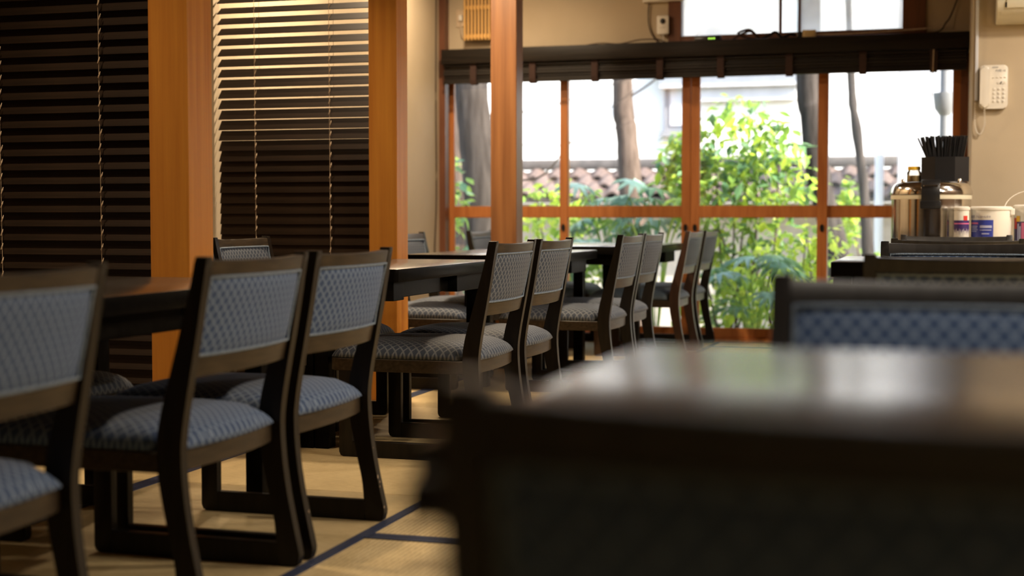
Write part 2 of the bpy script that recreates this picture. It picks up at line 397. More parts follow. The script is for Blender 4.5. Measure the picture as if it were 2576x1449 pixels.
# transom window
tw = struct(empty('window_5'))
for nm, a in (('side_jamb', (-1.80, -1.715, 9.585, 9.70, 1.97, 2.45)), ('side_jamb', (-.295, -.15, 9.585, 9.70, 1.97, 2.45)), ('bottom_rail', (-1.715, -.295, 9.59, 9.70, 1.97, 2.032)), ('top_rail', (-1.715, -.295, 9.59, 9.70, 2.40, 2.45)),
              ('stile', (-1.073, -1.055, 9.60, 9.64, 2.032, 2.40)), ('stile', (-.955, -.937, 9.64, 9.68, 2.032, 2.40))):
    B(nm, 'frame_wood_dark', tw, *a, .002)
def ribbed(x0, x1, y, z0, z1, vertical=False):
    bm = bmesh.new(); n = int(((x1 - x0) if vertical else (z1 - z0)) / .0045)
    prev = None
    for i in range(n * 2 + 1):
        t = i / (n * 2); d = .0012 * (1 if i % 2 else -1)
        if vertical: a = ((x0 + (x1 - x0) * t, y + d, z0), (x0 + (x1 - x0) * t, y + d, z1))
        else: a = ((x0, y + d, z0 + (z1 - z0) * t), (x1, y + d, z0 + (z1 - z0) * t))
        cur = [bm.verts.new(p) for p in a]
        if prev: bm.faces.new((prev[0], prev[1], cur[1], cur[0]))
        prev = cur
    return finish(bm, 'ribbed_pane', 'ribbed_glass', tw, True)
ribbed(-1.715, -1.073, 9.62, 2.032, 2.40); ribbed(-.955, -.295, 9.66, 2.032, 2.40); ribbed(-1.055, -.955, 9.65, 2.032, 2.40, True)

# pillars and the free post
def timber(name, mat, x0, x1, y0, y1, label):
    bm = bmesh.new(); box(bm, x0, x1, y0, y1, 0, ZC, .004, 2)
    o = finish(bm, name, mat); tag(o, label, 'pillar'); return o
timber('square_pillar', 'pillar_wood', -2.532, -2.387, 4.25, 4.415, 'warm orange cedar pillar at the edge of the nearer dark blind')
timber('square_pillar', 'pillar_wood', -2.505, -2.370, 6.08, 6.22, 'orange cedar pillar right of the blind with the open slats')
timber('square_pillar', 'post_wood', -2.490, -2.337, 7.85, 7.98, 'reddish grained wooden post standing in front of the garden windows')

# ------------------------------------------------------------------ venetian blinds between the bays
def blind(name, x0, x1, Y, tilt, cords, label, hw=.028):
    e = empty(name, (0, 0, 0)); tag(e, label, 'blind', 'wooden venetian blinds')
    P = .0484; z = 2.52; me = None
    B('head_rail', 'slat_brown', e, x0, x1, Y - .03, Y + .03, 2.545, ZC, .003)
    k = 0; lev = []
    while z > .05:
        if me is None:
            bm = bmesh.new(); box(bm, -(x1 - x0) / 2, (x1 - x0) / 2, -hw, hw, -.0015, .0015); o = finish(bm, 'slat', 'slat_brown', e); me = o.data
        else: o = link(me, 'slat', 'slat_brown', e)
        o.location = ((x0 + x1) / 2, Y, z); o.rotation_euler = (R(tilt(z)), 0, random.uniform(-.0012, .0012)); lev.append(z); z -= P
    B('bottom_rail', 'slat_brown', e, x0, x1, Y - .025, Y + .025, .012, .034, .004)
    for cx in cords:
        bm = bmesh.new()
        tube(bm, [(cx, Y - .030, 2.55), (cx + .003, Y - .031, 1.2), (cx + .006, Y - .030, .03)], .0010, 5)
        tube(bm, [(cx - .004, Y + .030, 2.55), (cx, Y + .030, .03)], .0010, 5)
        finish(bm, 'ladder_cord', 'cord_tan', e)
        bm = bmesh.new()
        for zz in lev:
            dx = random.uniform(.004, .010)
            tube(bm, [(cx + dx, Y - .027, zz + .012), (cx + dx + .001, Y - .034, zz + .001), (cx + dx - .003, Y - .035, zz - .010)], .0022, 5, rs=[.0012, .0024, .0022])
        finish(bm, 'cord_loops', 'cord_tan', e, True)
    return e
random.seed(4)
blind('venetian_blind', XL + .01, -2.538, 4.33, lambda z: 58, (-3.146, -2.752), 'dark brown wooden blind at the far left, fully closed', .032)
def tl2(z):          # the upper slats hang more open than the lower ones
    k = (z - .83) / 6.67; g = min(.024, max(-.006, .024 * (z - 1.10) / .74))
    return math.degrees(math.asin(min(1, (.0484 - g) / .056 / math.sqrt(1 + k * k))) + math.atan(k))
blind('venetian_blind', -3.285, -2.512, 6.15, tl2, (-3.092, -2.716), 'dark brown wooden blind between two cedar pillars, upper slats letting light through')
B_ = B('blind_side_board', 'plaster_cream', None, XL, -3.300, 6.12, 6.18, 0, ZC); struct(B_); B_.name = 'trim_5'

# ------------------------------------------------------------------ dining chair
T = .027; HW = .2325            # board thickness, half width between frame planes (outer = HW+T/2)
REAR = [(0.0, .02), (.0, .035), (.014, .10), (.029, .174), (.041, .26), (.0455, .345), (.039, .41), (.027, .48), (.009, .578), (-.009, .687), (-.0195, .750)]
FRONT = [(.058, .05), (.065, .118), (.083, .20), (.098, .28), (.102, .355), (.094, .415), (.074, .49), (.050, .578), (.024, .675), (.008, .750)]
def chair_meshes():
    M = {}
    rear = catmull(REAR, 4); front = catmull(FRONT, 4)
    bm = bmesh.new(); prof = [(.012, .0)] + [(.004, .004)] + rear + [(p[0], p[1]) for p in front[::-1]] + [(.058, 0)]
    extrude_poly(bm, prof, 'x', -T / 2, T / 2, .003, 2); M['back_post'] = bm
    bm = bmesh.new(); extrude_poly(bm, [(.505, .0), (.540, .0), (.551, .005), (.556, .017), (.556, .301), (.505, .301)], 'x', -T / 2, T / 2, .003, 2); M['leg'] = bm
    bm = bmesh.new(); box(bm, -T / 2 + .001, T / 2 - .001, .055, .508, 0, .056, .002); M['runner'] = bm
    # seat frame: side rails, front rail, bowed rear rail
    bm = bmesh.new()
    out = [(-HW - T / 2, .098), (-HW - T / 2, .545)] + [(-HW - T / 2 + .055 * (1 - math.cos(a)), .545 + .055 * math.sin(a)) for a in (R(30), R(60), R(90))]
    out += [(-p[0], p[1]) for p in out[::-1]]
    n = 10; rear_e = [((HW - T / 2 - .001) * (1 - 2 * i / n), .068 - .016 * (1 - (1 - 2 * i / n) ** 2)) for i in range(n + 1)]
    prof = out + [(HW - T / 2 - .001, .098)] + rear_e + [(-HW + T / 2 + .001, .098)]
    extrude_poly(bm, prof, 'z', .299, .343, .002, 1); M['seat_frame'] = bm
    # seat cushion
    def hw(y):
        return (HW - T / 2 - .004) if y < .108 else HW + T / 2 - .004
    bm = bmesh.new(); uvl = bm.loops.layers.uv.new('UVMap')
    y0, y1 = .060, .596; nu, nv = 22, 26; grid = []
    ys = [y0 + (y1 - y0) * (.5 - .5 * math.cos(math.pi * j / nv)) for j in range(nv + 1)]
    for j, y in enumerate(ys):
        row = []
        for i in range(nu + 1):
            u = -math.cos(math.pi * i / nu); v = 2 * (y - y0) / (y1 - y0) - 1
            sq = math.sqrt(max(0, 1 - max(0, (v - .78) / .22) ** 2 * .22)) if v > .78 else 1
            hh = hw(y) if not (.098 < y < .125) else (HW - T / 2 - .004) + (T) * min(1, max(0, (y - .104) / .012))
            x = u * hh * sq
            yy = y - (.018 * (1 - u * u) if j == 0 else .018 * (1 - u * u) * max(0, 1 - (y - y0) / .1))
            zz = .3445 + .058 * (max(0, 1 - abs(u) ** 5) * max(0, 1 - abs(v) ** 6)) ** .42 + .006 * (1 - u * u) * (1 - v * v)
            row.append((bm.verts.new((x, yy, zz)), (x, yy + (zz - .344) * (1 if v > 0 else -1) * (abs(v) ** 8))))
        grid.append(row)
    uvs = {}
    for row in grid:
        for v_, t_ in row: uvs[v_] = t_
    for j in range(nv):
        for i in range(nu):
            bm.faces.new((grid[j][i][0], grid[j][i + 1][0], grid[j + 1][i + 1][0], grid[j + 1][i][0]))
    edge = [grid[0][i][0] for i in range(nu + 1)] + [grid[j][nu][0] for j in range(1, nv + 1)] + [grid[nv][i][0] for i in range(nu - 1, -1, -1)] + [grid[j][0][0] for j in range(nv - 1, 0, -1)]
    bm.faces.new(edge[::-1])
    for f in bm.faces:
        for lp in f.loops: lp[uvl].uv = uvs[lp.vert]
    M['seat'] = bm
    # back: interpolation of the post centre line
    def yc(z):
        def it(L):
            for a, b in zip(L, L[1:]):
                if a[1] <= z <= b[1]: return a[0] + (b[0] - a[0]) * (z - a[1]) / (b[1] - a[1])
            return L[-1][0]
        return (it(REAR) + it(FRONT)) / 2
    XI = HW - T / 2 + .001
    def bow(x, k=.020): return -k * (1 - (x / XI) ** 2)
    def rail(z0, z1, th, k=.020, dz=0):
        bm = bmesh.new(); n = 16; prev = None; first = None
        for i in range(n + 1):
            x = -XI + 2 * XI * i / n; b_ = bow(x, k); zt = z1 - dz * (1 - (x / XI) ** 2)
            ring = []
            for zz, s in ((z0, -1), (zt - .003, -1), (zt, -.8), (zt, .8), (zt - .003, 1), (z0, 1)):
                ring.append(bm.verts.new((x, yc(zz) + b_ + s * th / 2, zz)))
            if prev:
                for k2 in range(6): bm.faces.new((prev[k2], prev[(k2 + 1) % 6], ring[(k2 + 1) % 6], ring[k2]))
            else: bm.faces.new(ring[::-1])
            prev = ring
        bm.faces.new(prev); return bm
    M['top_rail'] = rail(.709, .7435, .026, .020, .004); M['lower_rail'] = rail(.497, .541, .024)
    bm = bmesh.new(); uvl = bm.loops.layers.uv.new('UVMap'); nu, nv = 20, 16; uvs = {}; sides = []
    zb, zt = .5405, .7095
    for s in (-1, 1):
        g = []
        for j in range(nv + 1):
            row = []
            for i in range(nu + 1):
                u = -math.cos(math.pi * i / nu); v = -math.cos(math.pi * j / nv); x = u * (XI - .002); z = zb + (zt - zb) * (v + 1) / 2
                d = .006 + .013 * ((1 - abs(u) ** 4) * (1 - abs(v) ** 4)) ** .55
                vv = bm.verts.new((x, yc(z) + bow(x) + s * d, z)); uvs[vv] = (x, z); row.append(vv)
            g.append(row)
        for j in range(nv):
            for i in range(nu): bm.faces.new((g[j][i], g[j][i + 1], g[j + 1][i + 1], g[j + 1][i]))
        sides.append([g[0][i] for i in range(nu + 1)] + [g[j][nu] for j in range(1, nv + 1)] + [g[nv][i] for i in range(nu - 1, -1, -1)] + [g[j][0] for j in range(nv - 1, 0, -1)])
    a, b = sides
    for i in range(len(a)): bm.faces.new((a[i], a[(i + 1) % len(a)], b[(i + 1) % len(a)], b[i]))
    for f in bm.faces:
        for lp in f.loops: lp[uvl].uv = uvs[lp.vert]
    M['backrest'] = bm
    bm = bmesh.new()
    for s in (-1, 1):
        pts = []; ins = .006
        X2, Zb, Zt = XI - ins, zb + .003, zt - .003
        for i in range(13): x = -X2 + 2 * X2 * i / 12; pts.append((x, yc(Zb) + bow(x) + s * .0125, Zb))
        for i in range(1, 7): z = Zb + (Zt - Zb) * i / 7; pts.append((X2, yc(z) + bow(X2) + s * .0105, z))
        for i in range(13): x = X2 - 2 * X2 * i / 12; pts.append((x, yc(Zt) + bow(x) + s * .0125, Zt))
        for i in range(1, 7): z = Zt - (Zt - Zb) * i / 7; pts.append((-X2, yc(z) + bow(X2) + s * .0105, z))
        loop_tube(bm, pts, .0042, 6)
    M['piping'] = bm
    bm = bmesh.new(); extrude_poly(bm, rrect(-.004, .018, .673, .697, .005, 3), 'x', HW + T / 2, HW + T / 2 + .022, .003, 2); M['bag_hook'] = bm
    res = {}
    for k, bm in M.items():
        bmesh.ops.recalc_face_normals(bm, faces=bm.faces)
        me = bpy.data.meshes.new(k); bm.to_mesh(me); bm.free(); res[k] = me
    return res
CM = chair_meshes()
CMCACHE = {}
def chair_proto(wood, railm, fab, hook=False):
    def P(k, mat, parent, x=0, smooth=True):
        key = (k, mat)
        if key not in CMCACHE: CMCACHE[key] = CM[k].copy()
        o = link(CMCACHE[key], k, mat, parent, smooth); o.location = (x, 0, 0); return o
    e = empty('dining_chair')
    for s in (-1, 1):
        P('back_post', wood, e, s * HW); P('leg', wood, e, s * HW); P('runner', wood, e, s * HW)
    P('seat_frame', railm, e); P('seat', fab, e, smooth='all'); P('top_rail', railm, e); P('lower_rail', railm, e)
    b = P('backrest', fab, e); P('piping', 'piping_blue', b, smooth='all')
    if hook: P('bag_hook', 'black_matte', e, -2 * HW - T - .022)
    return e
protos = {}
def chair(kind, x, y, facing, label, group):
    args = {'blue': ('chair_wood', 'chair_wood_lit', 'fabric_blue'), 'grey': ('chair_wood', 'chair_wood_lit', 'fabric_grey'),
            'brown': ('chair_wood_brown', 'chair_wood_lit', 'fabric_plain'), 'plain': ('chair_wood', 'chair_wood_lit', 'fabric_plain'),
            'hook': ('chair_wood_sheen', 'chair_wood_sheen', 'fabric_blue', True)}[kind]
    if kind not in protos: e = protos[kind] = chair_proto(*args)
    else: e = copy_tree(protos[kind])
    e.location = (x, y, 0); e.rotation_euler = (0, 0, {'-x': R(90), '+x': R(-90), '+y': 0, '-y': R(180)}[facing] if isinstance(facing, str) else facing)
    tag(e, label, 'chair', group); return e
X0 = -1.463; G1 = 'blue upholstered chairs along the left tables'
def rowchair(kind, ynear, label, dx=0, a=0): return chair(kind, X0 + dx, ynear + HW, R(90 + a), label, G1)
rowchair('blue', 1.80, 'black chair with blue patterned back cut off by the left photo edge')
rowchair('blue', 2.655, 'blue patterned chair, second from the left edge, nearest one shown whole')
cc = rowchair('blue', 3.195, 'blue patterned chair with scuffed white spots on its rear leg')
for k, (xx, yy, zz, r_) in enumerate(((HW - .010, .0185, .122, .0045), (HW - .004, .0150, .108, .0025), (HW - .010, .0125, .096, .002), (HW - .009, .0005, .040, .003), (-HW + .006, .0170, .115, .003), (HW - .006, .0340, .200, .0018))):
    bm = bmesh.new(); bmesh.ops.create_icosphere(bm, subdivisions=1, radius=1); bmesh.ops.scale(bm, verts=bm.verts, vec=(r_ * .7, .0012, r_ * 1.5))
    o = finish(bm, 'paint_chip', 'cord_tan', cc); o.location = (xx, yy, zz)
rowchair('grey', 4.630, 'grey-blue chair, left one of the pair in sharp focus mid-row')
rowchair('grey', 5.185, 'grey-blue chair, right one of the pair in sharp focus mid-row')
rowchair('grey', 6.600, 'grey-blue chair, left one of the third pair along the row')
rowchair('grey', 7.130, 'grey-blue chair, right one of the third pair along the row')
rowchair('brown', 8.420, 'brown-legged chair with plain teal back near the garden window')
rowchair('plain', 9.030, 'last chair of the row, black with plain grey-blue back, closest to the window')
G2 = 'chairs on the far side of the left tables'
XO = -2.80
for yn, lab in ((1.95, 'chair on the far side of the nearest left table, behind the leftmost chair'), (3.16, 'dark chair at the blind side of the nearest table, only its seat corner showing'),
                (4.66, 'chair half hidden behind the nearer cedar pillar, far side of the second table'), (5.185, 'chair whose backrest rises in front of the second blind, right of the pillar'),
                (6.55, 'chair behind the second cedar pillar with its seat showing under the table'), (7.11, 'chair whose back edge shows against the cream wall beside the second pillar'),
                (8.40, 'chair with its black back edge showing left of the reddish post'), (8.98, 'chair at the window corner peeking out right of the reddish post')):
    chair('grey', XO, yn + HW, '+x', lab, G2)
G3 = 'chairs at the right-hand tables'
XN = .025
chair('hook', XN - .022, .690, '+y', 'very blurred dark chair back filling the lower right foreground', G3)
chair('hook', XN - .015, 2.062, '-y', 'blurred chair with bright blue dotted back facing the camera at the right', G3)
chair('hook', XN + .045, 3.27, '+y', 'dark chair top just above the blue dotted chair back', G3)
chair('hook', XN + .005, 5.04, '-y', 'chair with wide black top rail, third one below the rice warmer', G3)
chair('hook', XN + .012, 5.76, '+y', 'chair with thin shiny top rail, second one below the rice warmer', G3)
chair('hook', XN + .012, 6.97, '-y', 'farthest right-hand chair, its top rail directly under the rice warmer', G3)

# ------------------------------------------------------------------ tables
def table(x0, x1, y0, y1, zt, label, centre_leg=0, th=.046, brackets=True, inset=.010):
    cx, cy = (x0 + x1) / 2, (y0 + y1) / 2; hx, hy = (x1 - x0) / 2, (y1 - y0) / 2
    e = empty('dining_table', (cx, cy, 0)); tag(e, label, 'table', 'black lacquered dining tables')
    bm = bmesh.new(); extrude_poly(bm, rrect(-hx, hx, -hy, hy, .018, 4), 'z', zt - th, zt, .0025, 2)
    bm.normal_update()
    for f in bm.faces:
        if abs(f.normal.z) < .5: f.material_index = 1
    finish(bm, 'table_top', ['table_lacquer', 'table_edge'], e, True)
    za = zt - th
    a = .07
    for s in (-1, 1):
        B('apron', 'table_edge', e, -hx + a, hx - a, s * (hy - a) - .012, s * (hy - a) + .012, za - .062, za, .002)
        B('apron', 'table_edge', e, s * (hx - a) - .012, s * (hx - a) + .012, -hy + a + .013, hy - a - .013, za - .062, za, .002)
        for q in (-1, 1):
            lx, ly = s * (hx - a - inset), q * (hy - a - .030)
            if q == centre_leg: lx = s * .030
            B('leg', 'table_edge', e, lx - .027, lx + .027, ly - .032, ly + .032, 0, za, .004, 2, True)
        if brackets:
            for y_ in (.10, -hy + .02): B('leg_bracket', 'bracket_grey', e, min(s * (hx - .02), s * (hx - a - .01)), max(s * (hx - .02), s * (hx - a - .01)), y_, y_ + (.32 if y_ > 0 else .10), za - .066, za, .002)
    return e
table(-2.52, -1.825, 2.66, 3.88, .650, 'black table reflecting the orange pillar, nearest on the left', -1)
table(-2.52, -1.825, 4.68, 5.88, .650, 'black table with glossy front edge between the two cedar pillars', -1)
table(-2.54, -1.860, 6.62, 7.83, .650, 'black table in front of the reddish post, third of the left row', -1)
table(-2.54, -1.640, 8.06, 9.30, .665, 'black table right at the garden window reflecting white light', 1)
table(-.300, .95, .785, 1.455, .700, 'blurred foreground table top with pale window glare', inset=-.042, brackets=False)
table(-.328, .95, 4.32, 4.985, .700, 'table whose bright white top corner shows left of the right-hand chairs', inset=-.040, brackets=False)
st = table(-.295, 1.75, 7.17, 7.93, .650, 'serving table carrying the steel rice warmer below the wall phone', brackets=False)
st.name = 'serving_table'; st['group'] = 'serving furniture'

# ------------------------------------------------------------------ serving things
zt = .650
def rice_warmer(cx, cy):
    e = empty('rice_warmer', (cx, cy, zt)); tag(e, 'stainless steel rice warmer with black front latch', 'rice warmer'); r = .192
    bm = bmesh.new(); lathe(bm, [(0, .012), (r - .012, .012), (r, .022), (r, .27), (0, .27)], seg=56); finish(bm, 'body', 'steel', e, True)
    bm = bmesh.new(); lathe(bm, [(0, 0), (r - .02, 0), (r - .02, .012), (0, .012)], seg=32); finish(bm, 'base', 'black_matte', e, True)
    bm = bmesh.new(); lathe(bm, [(0, .27), (r + .003, .27), (r + .004, .279), (r + .003, .292), (0, .292)], seg=56); finish(bm, 'rim_band', 'cream_band', e, True)
    bm = bmesh.new(); lathe(bm, [(0, .292), (r + .006, .292), (r + .007, .302), (r + .002, .325), (r - .012, .345), (r - .032, .356), (0, .360)], seg=56); lid = finish(bm, 'lid', 'steel', e, True)
    for sx in (-1, 1):
        bm = bmesh.new(); lathe(bm, [(.009, .352), (.009, .368), (.006, .372), (0, .373)], sx * .135, -.08, 16); finish(bm, 'knob', 'steel', lid, True)
    bm = bmesh.new()
    def lx(pts, a0, a1): extrude_poly(bm, pts, 'x', a0, a1, .003, 2)
    lx([(-r - .012, .352), (-r + .02, .366), (-r + .045, .364), (-r + .03, .345), (-r - .003, .325), (-r - .004, .245), (-r - .014, .24), (-r - .022, .26), (-r - .020, .335)], -.044, .044)
    la = finish(bm, 'latch', 'black_plastic', e, True)
    B('latch_slot', 'steel', la, -.034, .034, -r - .025, -r - .016, .330, .338, .001)
    bm = bmesh.new(); extrude_poly(bm, rrect(-.049, .049, .222, .262, .008, 3), 'y', -r - .024, -r - .002, .003, 2); finish(bm, 'latch_foot', 'black_plastic', la, True)
    return e
rice_warmer(-.083, 7.56)
# black box with chopsticks standing on the lid (two compartments side by side, held by one faceted box)
e = empty('chopstick_holder', (-.018, 7.60, zt + .3602)); tag(e, 'black faceted box on the rice warmer lid', 'container')
bm = bmesh.new(); n = 8; prof = [(math.cos(R(22.5 + 45 * k)) * .124, math.sin(R(22.5 + 45 * k)) * .058) for k in range(n)]
def ring(bm, p, z, s=1): return [bm.verts.new((x * s, y * s, z)) for x, y in p]
r0, r1, r2, r3 = ring(bm, prof, 0), ring(bm, prof, .122), ring(bm, prof, .122, .95), ring(bm, prof, .004, .95)
for a, b in ((r0, r1), (r1, r2), (r2, r3)):
    for k in range(n): bm.faces.new((a[k], a[(k + 1) % n], b[(k + 1) % n], b[k]))
bm.faces.new(r0[::-1]); bm.faces.new(r3)
finish(bm, 'box_body', 'black_plastic', e)
for x in (-.04, .04): B('divider', 'black_plastic', e, x - .0015, x + .0015, -.045, .045, .004, .115)
random.seed(11)
me = None; k = 0
for i in range(24):
    for j in range(5):
        x = -.098 + i * .0085 + random.uniform(-.002, .002); y = -.036 + j * .018 + random.uniform(-.004, .004)
        fan = (x / .1) * .30 + random.uniform(-.13, .13)
        fan = max(-.42, min(.16, fan)) if x > 0 else max(-.42, min(.30, fan))
        if me is None:
            bm = bmesh.new(); tube(bm, [(0, 0, -.10), (0, 0, .10), (0, 0, .112)], .003, 6, rs=[.0026, .0042, .0038]); o = finish(bm, 'chopstick', 'black_plastic', None, True); me = o.data
        else: o = link(me, 'chopstick', 'black_plastic')
        h = .112 + random.uniform(-.003, .006)
        px = max(-.112, min(.108, x * .92 + math.sin(fan) * (h - .11)))
        o.location = (-.018 + px * .94, 7.60 + y * .85, zt + .3602 + h); o.rotation_euler = (random.uniform(-.05, .05), fan, 0)
        tag(o, 'black chopstick standing in the faceted box on the rice warmer', 'chopstick', 'black chopsticks in the box')
e = empty('condiment_jar', (-.168, 7.62, zt + .3575)); tag(e, 'glass jar with yellow screw lid left of the chopstick box', 'jar')
bm = bmesh.new(); lathe(bm, [(0, 0), (.033, 0), (.035, .004), (.035, .050), (.028, .060), (.028, .062), (0, .062)], seg=28); finish(bm, 'jar_body', 'jar_glass', e, True)
bm = bmesh.new(); lathe(bm, [(0, .003), (.031, .003), (.031, .034), (0, .034)], seg=24); finish(bm, 'contents', 'tan_plug', e, True)
bm = bmesh.new()
pr = [(.030 + (.001 if k % 2 else 0)) for k in range(48)]
ra = [bm.verts.new((pr[k] * math.cos(2 * math.pi * k / 48), pr[k] * math.sin(2 * math.pi * k / 48), .062)) for k in range(48)]; rb = [bm.verts.new((v.co.x, v.co.y, .078)) for v in ra]; rc = [bm.verts.new((v.co.x * .9, v.co.y * .9, .080)) for v in ra]
for a, b in ((ra, rb), (rb, rc)):
    for k in range(48): bm.faces.new((a[k], a[(k + 1) % 48], b[(k + 1) % 48], b[k]))
bm.faces.new(ra[::-1]); bm.faces.new(rc); finish(bm, 'lid', 'yellow_lid', e)

def cyl_patch(bm, r, a0, a1, z0, z1, seg=14):
    prev = None
    for k in range(seg + 1):
        a = R(a0 + (a1 - a0) * k / seg); cur = [bm.verts.new((r * math.cos(a), r * math.sin(a), z)) for z in (z0, z1)]
        if prev: bm.faces.new((prev[0], cur[0], cur[1], prev[1]))
        prev = cur
def patch(name, mat, parent, r, a0, a1, z0, z1, seg=14):
    bm = bmesh.new(); cyl_patch(bm, r, a0, a1, z0, z1, seg); return finish(bm, name, mat, parent)
def text_on(s, parent, mat, size, r, ang, z, vertical=False):
    a = R(ang); return text_mesh('print', s, size, mat, parent, (r * math.cos(a), r * math.sin(a), z), (R(90), 0, a + R(90)))
def tub(name, cx, cy, r, h, label, cat, taper=.93, handle=None):
    e = empty(name, (cx, cy, zt)); tag(e, label, cat)
    bm = bmesh.new(); lathe(bm, [(0, 0), (r * taper, 0), (r * taper + .002, .003), (r, h - .016), (0, h - .016)], seg=44); finish(bm, 'tub_body', 'white_plastic', e, True)
    bm = bmesh.new(); lathe(bm, [(0, h - .016), (r + .004, h - .016), (r + .005, h - .005), (r - .002, h), (r - .006, h + .001), (0, h - .002)], seg=44); finish(bm, 'lid', 'white_plastic', e, True)
    return e
t1 = tub('wipes_bucket', .198, 7.335, .094, .232, 'white bucket with blue label right beside the rice warmer', 'bucket')
rr = .0925
patch('label', 'label_blue', t1, rr + .0012, 192, 275, .02, .168); patch('label_stripe', 'label_pink', t1, rr + .002, 194, 230, .148, .156)
for i, (a0, a1, z0, z1) in enumerate(((205, 236, .116, .120), (205, 234, .108, .112), (205, 237, .100, .103), (205, 233, .092, .095), (244, 279, .110, .122), (244, 278, .098, .102), (250, 272, .080, .085), (205, 279, .062, .066), (205, 276, .052, .056), (207, 279, .042, .046))):
    patch('label_line', 'label_pale', t1, rr + .002, a0 - 8, a1 - 8, z0 + .02, z1 + .02, 8)
for i, a in enumerate(range(0, 7)): text_on('アルコールタオル'[a], t1, 'label_ink', .013, .0955, 225 + a * 6.6, .178)
text_on('除菌', t1, 'label_ink', .016, .0955, 209, .177)
B('handle_lug', 'white_plastic', t1, .086, .106, -.045, -.015, .190, .222, .004, 2)
t2 = tub('wipes_canister', .062, 7.275, .0345, .232, 'narrow white canister with purple label before the rice warmer', 'canister', .98)
patch('label', 'label_purple', t2, .0352, 190, 350, .01, .166); patch('label_stripe', 'label_pink', t2, .0358, 192, 345, .148, .153)
patch('label_dot', 'label_red', t2, .0358, 285, 318, .166, .188, 6)
t3 = tub('wipes_bucket', .412, 7.40, .108, .240, 'white bucket with purple and pink label at the right photo edge', 'bucket')
bm = bmesh.new(); tube(bm, [(-.02 + .135 * math.cos(a), -.08 + .03 * math.sin(a), .215 + .095 * math.sin(a)) for a in [R(12 * i) for i in range(16)]], .0016, 6); finish(bm, 'wire_handle', 'white_plastic', t3, True)
patch('label', 'label_purple', t3, .1075, 185, 285, .01, .160); patch('label_stripe', 'label_pink', t3, .1085, 225, 238, .015, .155)
patch('label_dot', 'label_red', t3, .1088, 190, 208, .125, .178, 6); patch('label_dot', 'yellow_lid', t3, .1092, 206, 220, .160, .187, 6)
patch('label_line', 'label_pale', t3, .1085, 211, 216, .06, .150, 4); patch('label_line', 'label_pale', t3, .1085, 218, 223, .06, .138, 4)

# ------------------------------------------------------------------ phone wall things
e = empty('wall_phone', (.2155, YP, 1.395)); tag(e, 'cream wall telephone with handset and number keys', 'telephone')
bm = bmesh.new(); extrude_poly(bm, rrect(-.070, .072, 0, .226, .022, 5), 'y', -.038, 0, .006, 3); body = finish(bm, 'phone_body', 'phone_white', e, True)
bm = bmesh.new(); extrude_poly(bm, rrect(-.066, -.018, .004, .220, .020, 5), 'y', -.066, -.0385, .012, 3); finish(bm, 'handset', 'phone_white', e, True)
me = None
for r_ in range(4):
    for c_ in range(3):
        bm = bmesh.new(); lathe(bm, [(.0075, 0), (.0075, .003), (.006, .004), (0, .004)], seg=14); bmesh.ops.rotate(bm, verts=bm.verts, cent=(0, 0, 0), matrix=Matrix.Rotation(R(90), 3, 'X'))
        o = finish(bm, 'key', 'phone_white', body, True); o.location = (.004 + c_ * .0235, -.038, .038 + r_ * .021)
        text_mesh('digit', ['*', '0', '#', '7', '8', '9', '4', '5', '6', '1', '2', '3'][r_ * 3 + c_], .009, 'grey_button', o, (0, -.0044, -.003), (R(90), 0, 0))
for c_ in range(4): B('function_key', 'phone_white', body, -.006 + c_ * .019, .006 + c_ * .019, -.041, -.037, .157, .165, .001)
bm = bmesh.new(); extrude_poly(bm, rrect(.018, .062, .126, .140, .006, 4), 'y', -.041, -.037, .001, 1); k = finish(bm, 'volume_key', 'phone_white', body, True)
bm = bmesh.new(); extrude_poly(bm, [(.032, .127), (.037, .127), (.043, .139), (.038, .139)], 'y', -.0425, -.041); finish(bm, 'print', 'black_matte', k)
text_mesh('print', '内線:18', .016, 'metal_grey', body, (.034, -.0384, .190), (R(90), 0, 0))
for k in range(5):
    bm = bmesh.new(); extrude_poly(bm, [(-.008 + k * .006, .209), (-.005 + k * .006, .209), (-.001 + k * .006, .217), (-.004 + k * .006, .217)], 'y', -.0388, -.038); finish(bm, 'speaker_slot', 'metal_grey', body)
bm = bmesh.new(); pts = []; path = catmull([(-.043, -.045, .004), (-.040, -.040, -.05), (-.042, -.03, -.09), (-.058, -.025, -.128), (-.078, -.02, -.120), (-.088, -.018, -.08), (-.090, -.015, -.02), (-.090, -.012, .035)], 26)
for i, p in enumerate(path):
    a = i * 1.25; pts.append((p[0] + .0042 * math.cos(a), p[1] + .0042 * math.sin(a), p[2]))
tube(bm, pts, .0017, 5); finish(bm, 'coiled_cord', 'phone_white', e, True)
o = B('wall_conduit', 'grey_white', None, .124, .140, YP - .016, YP, 1.44, ZC, .002); tag(o, 'white vertical cable conduit running down to the wall phone', 'conduit')
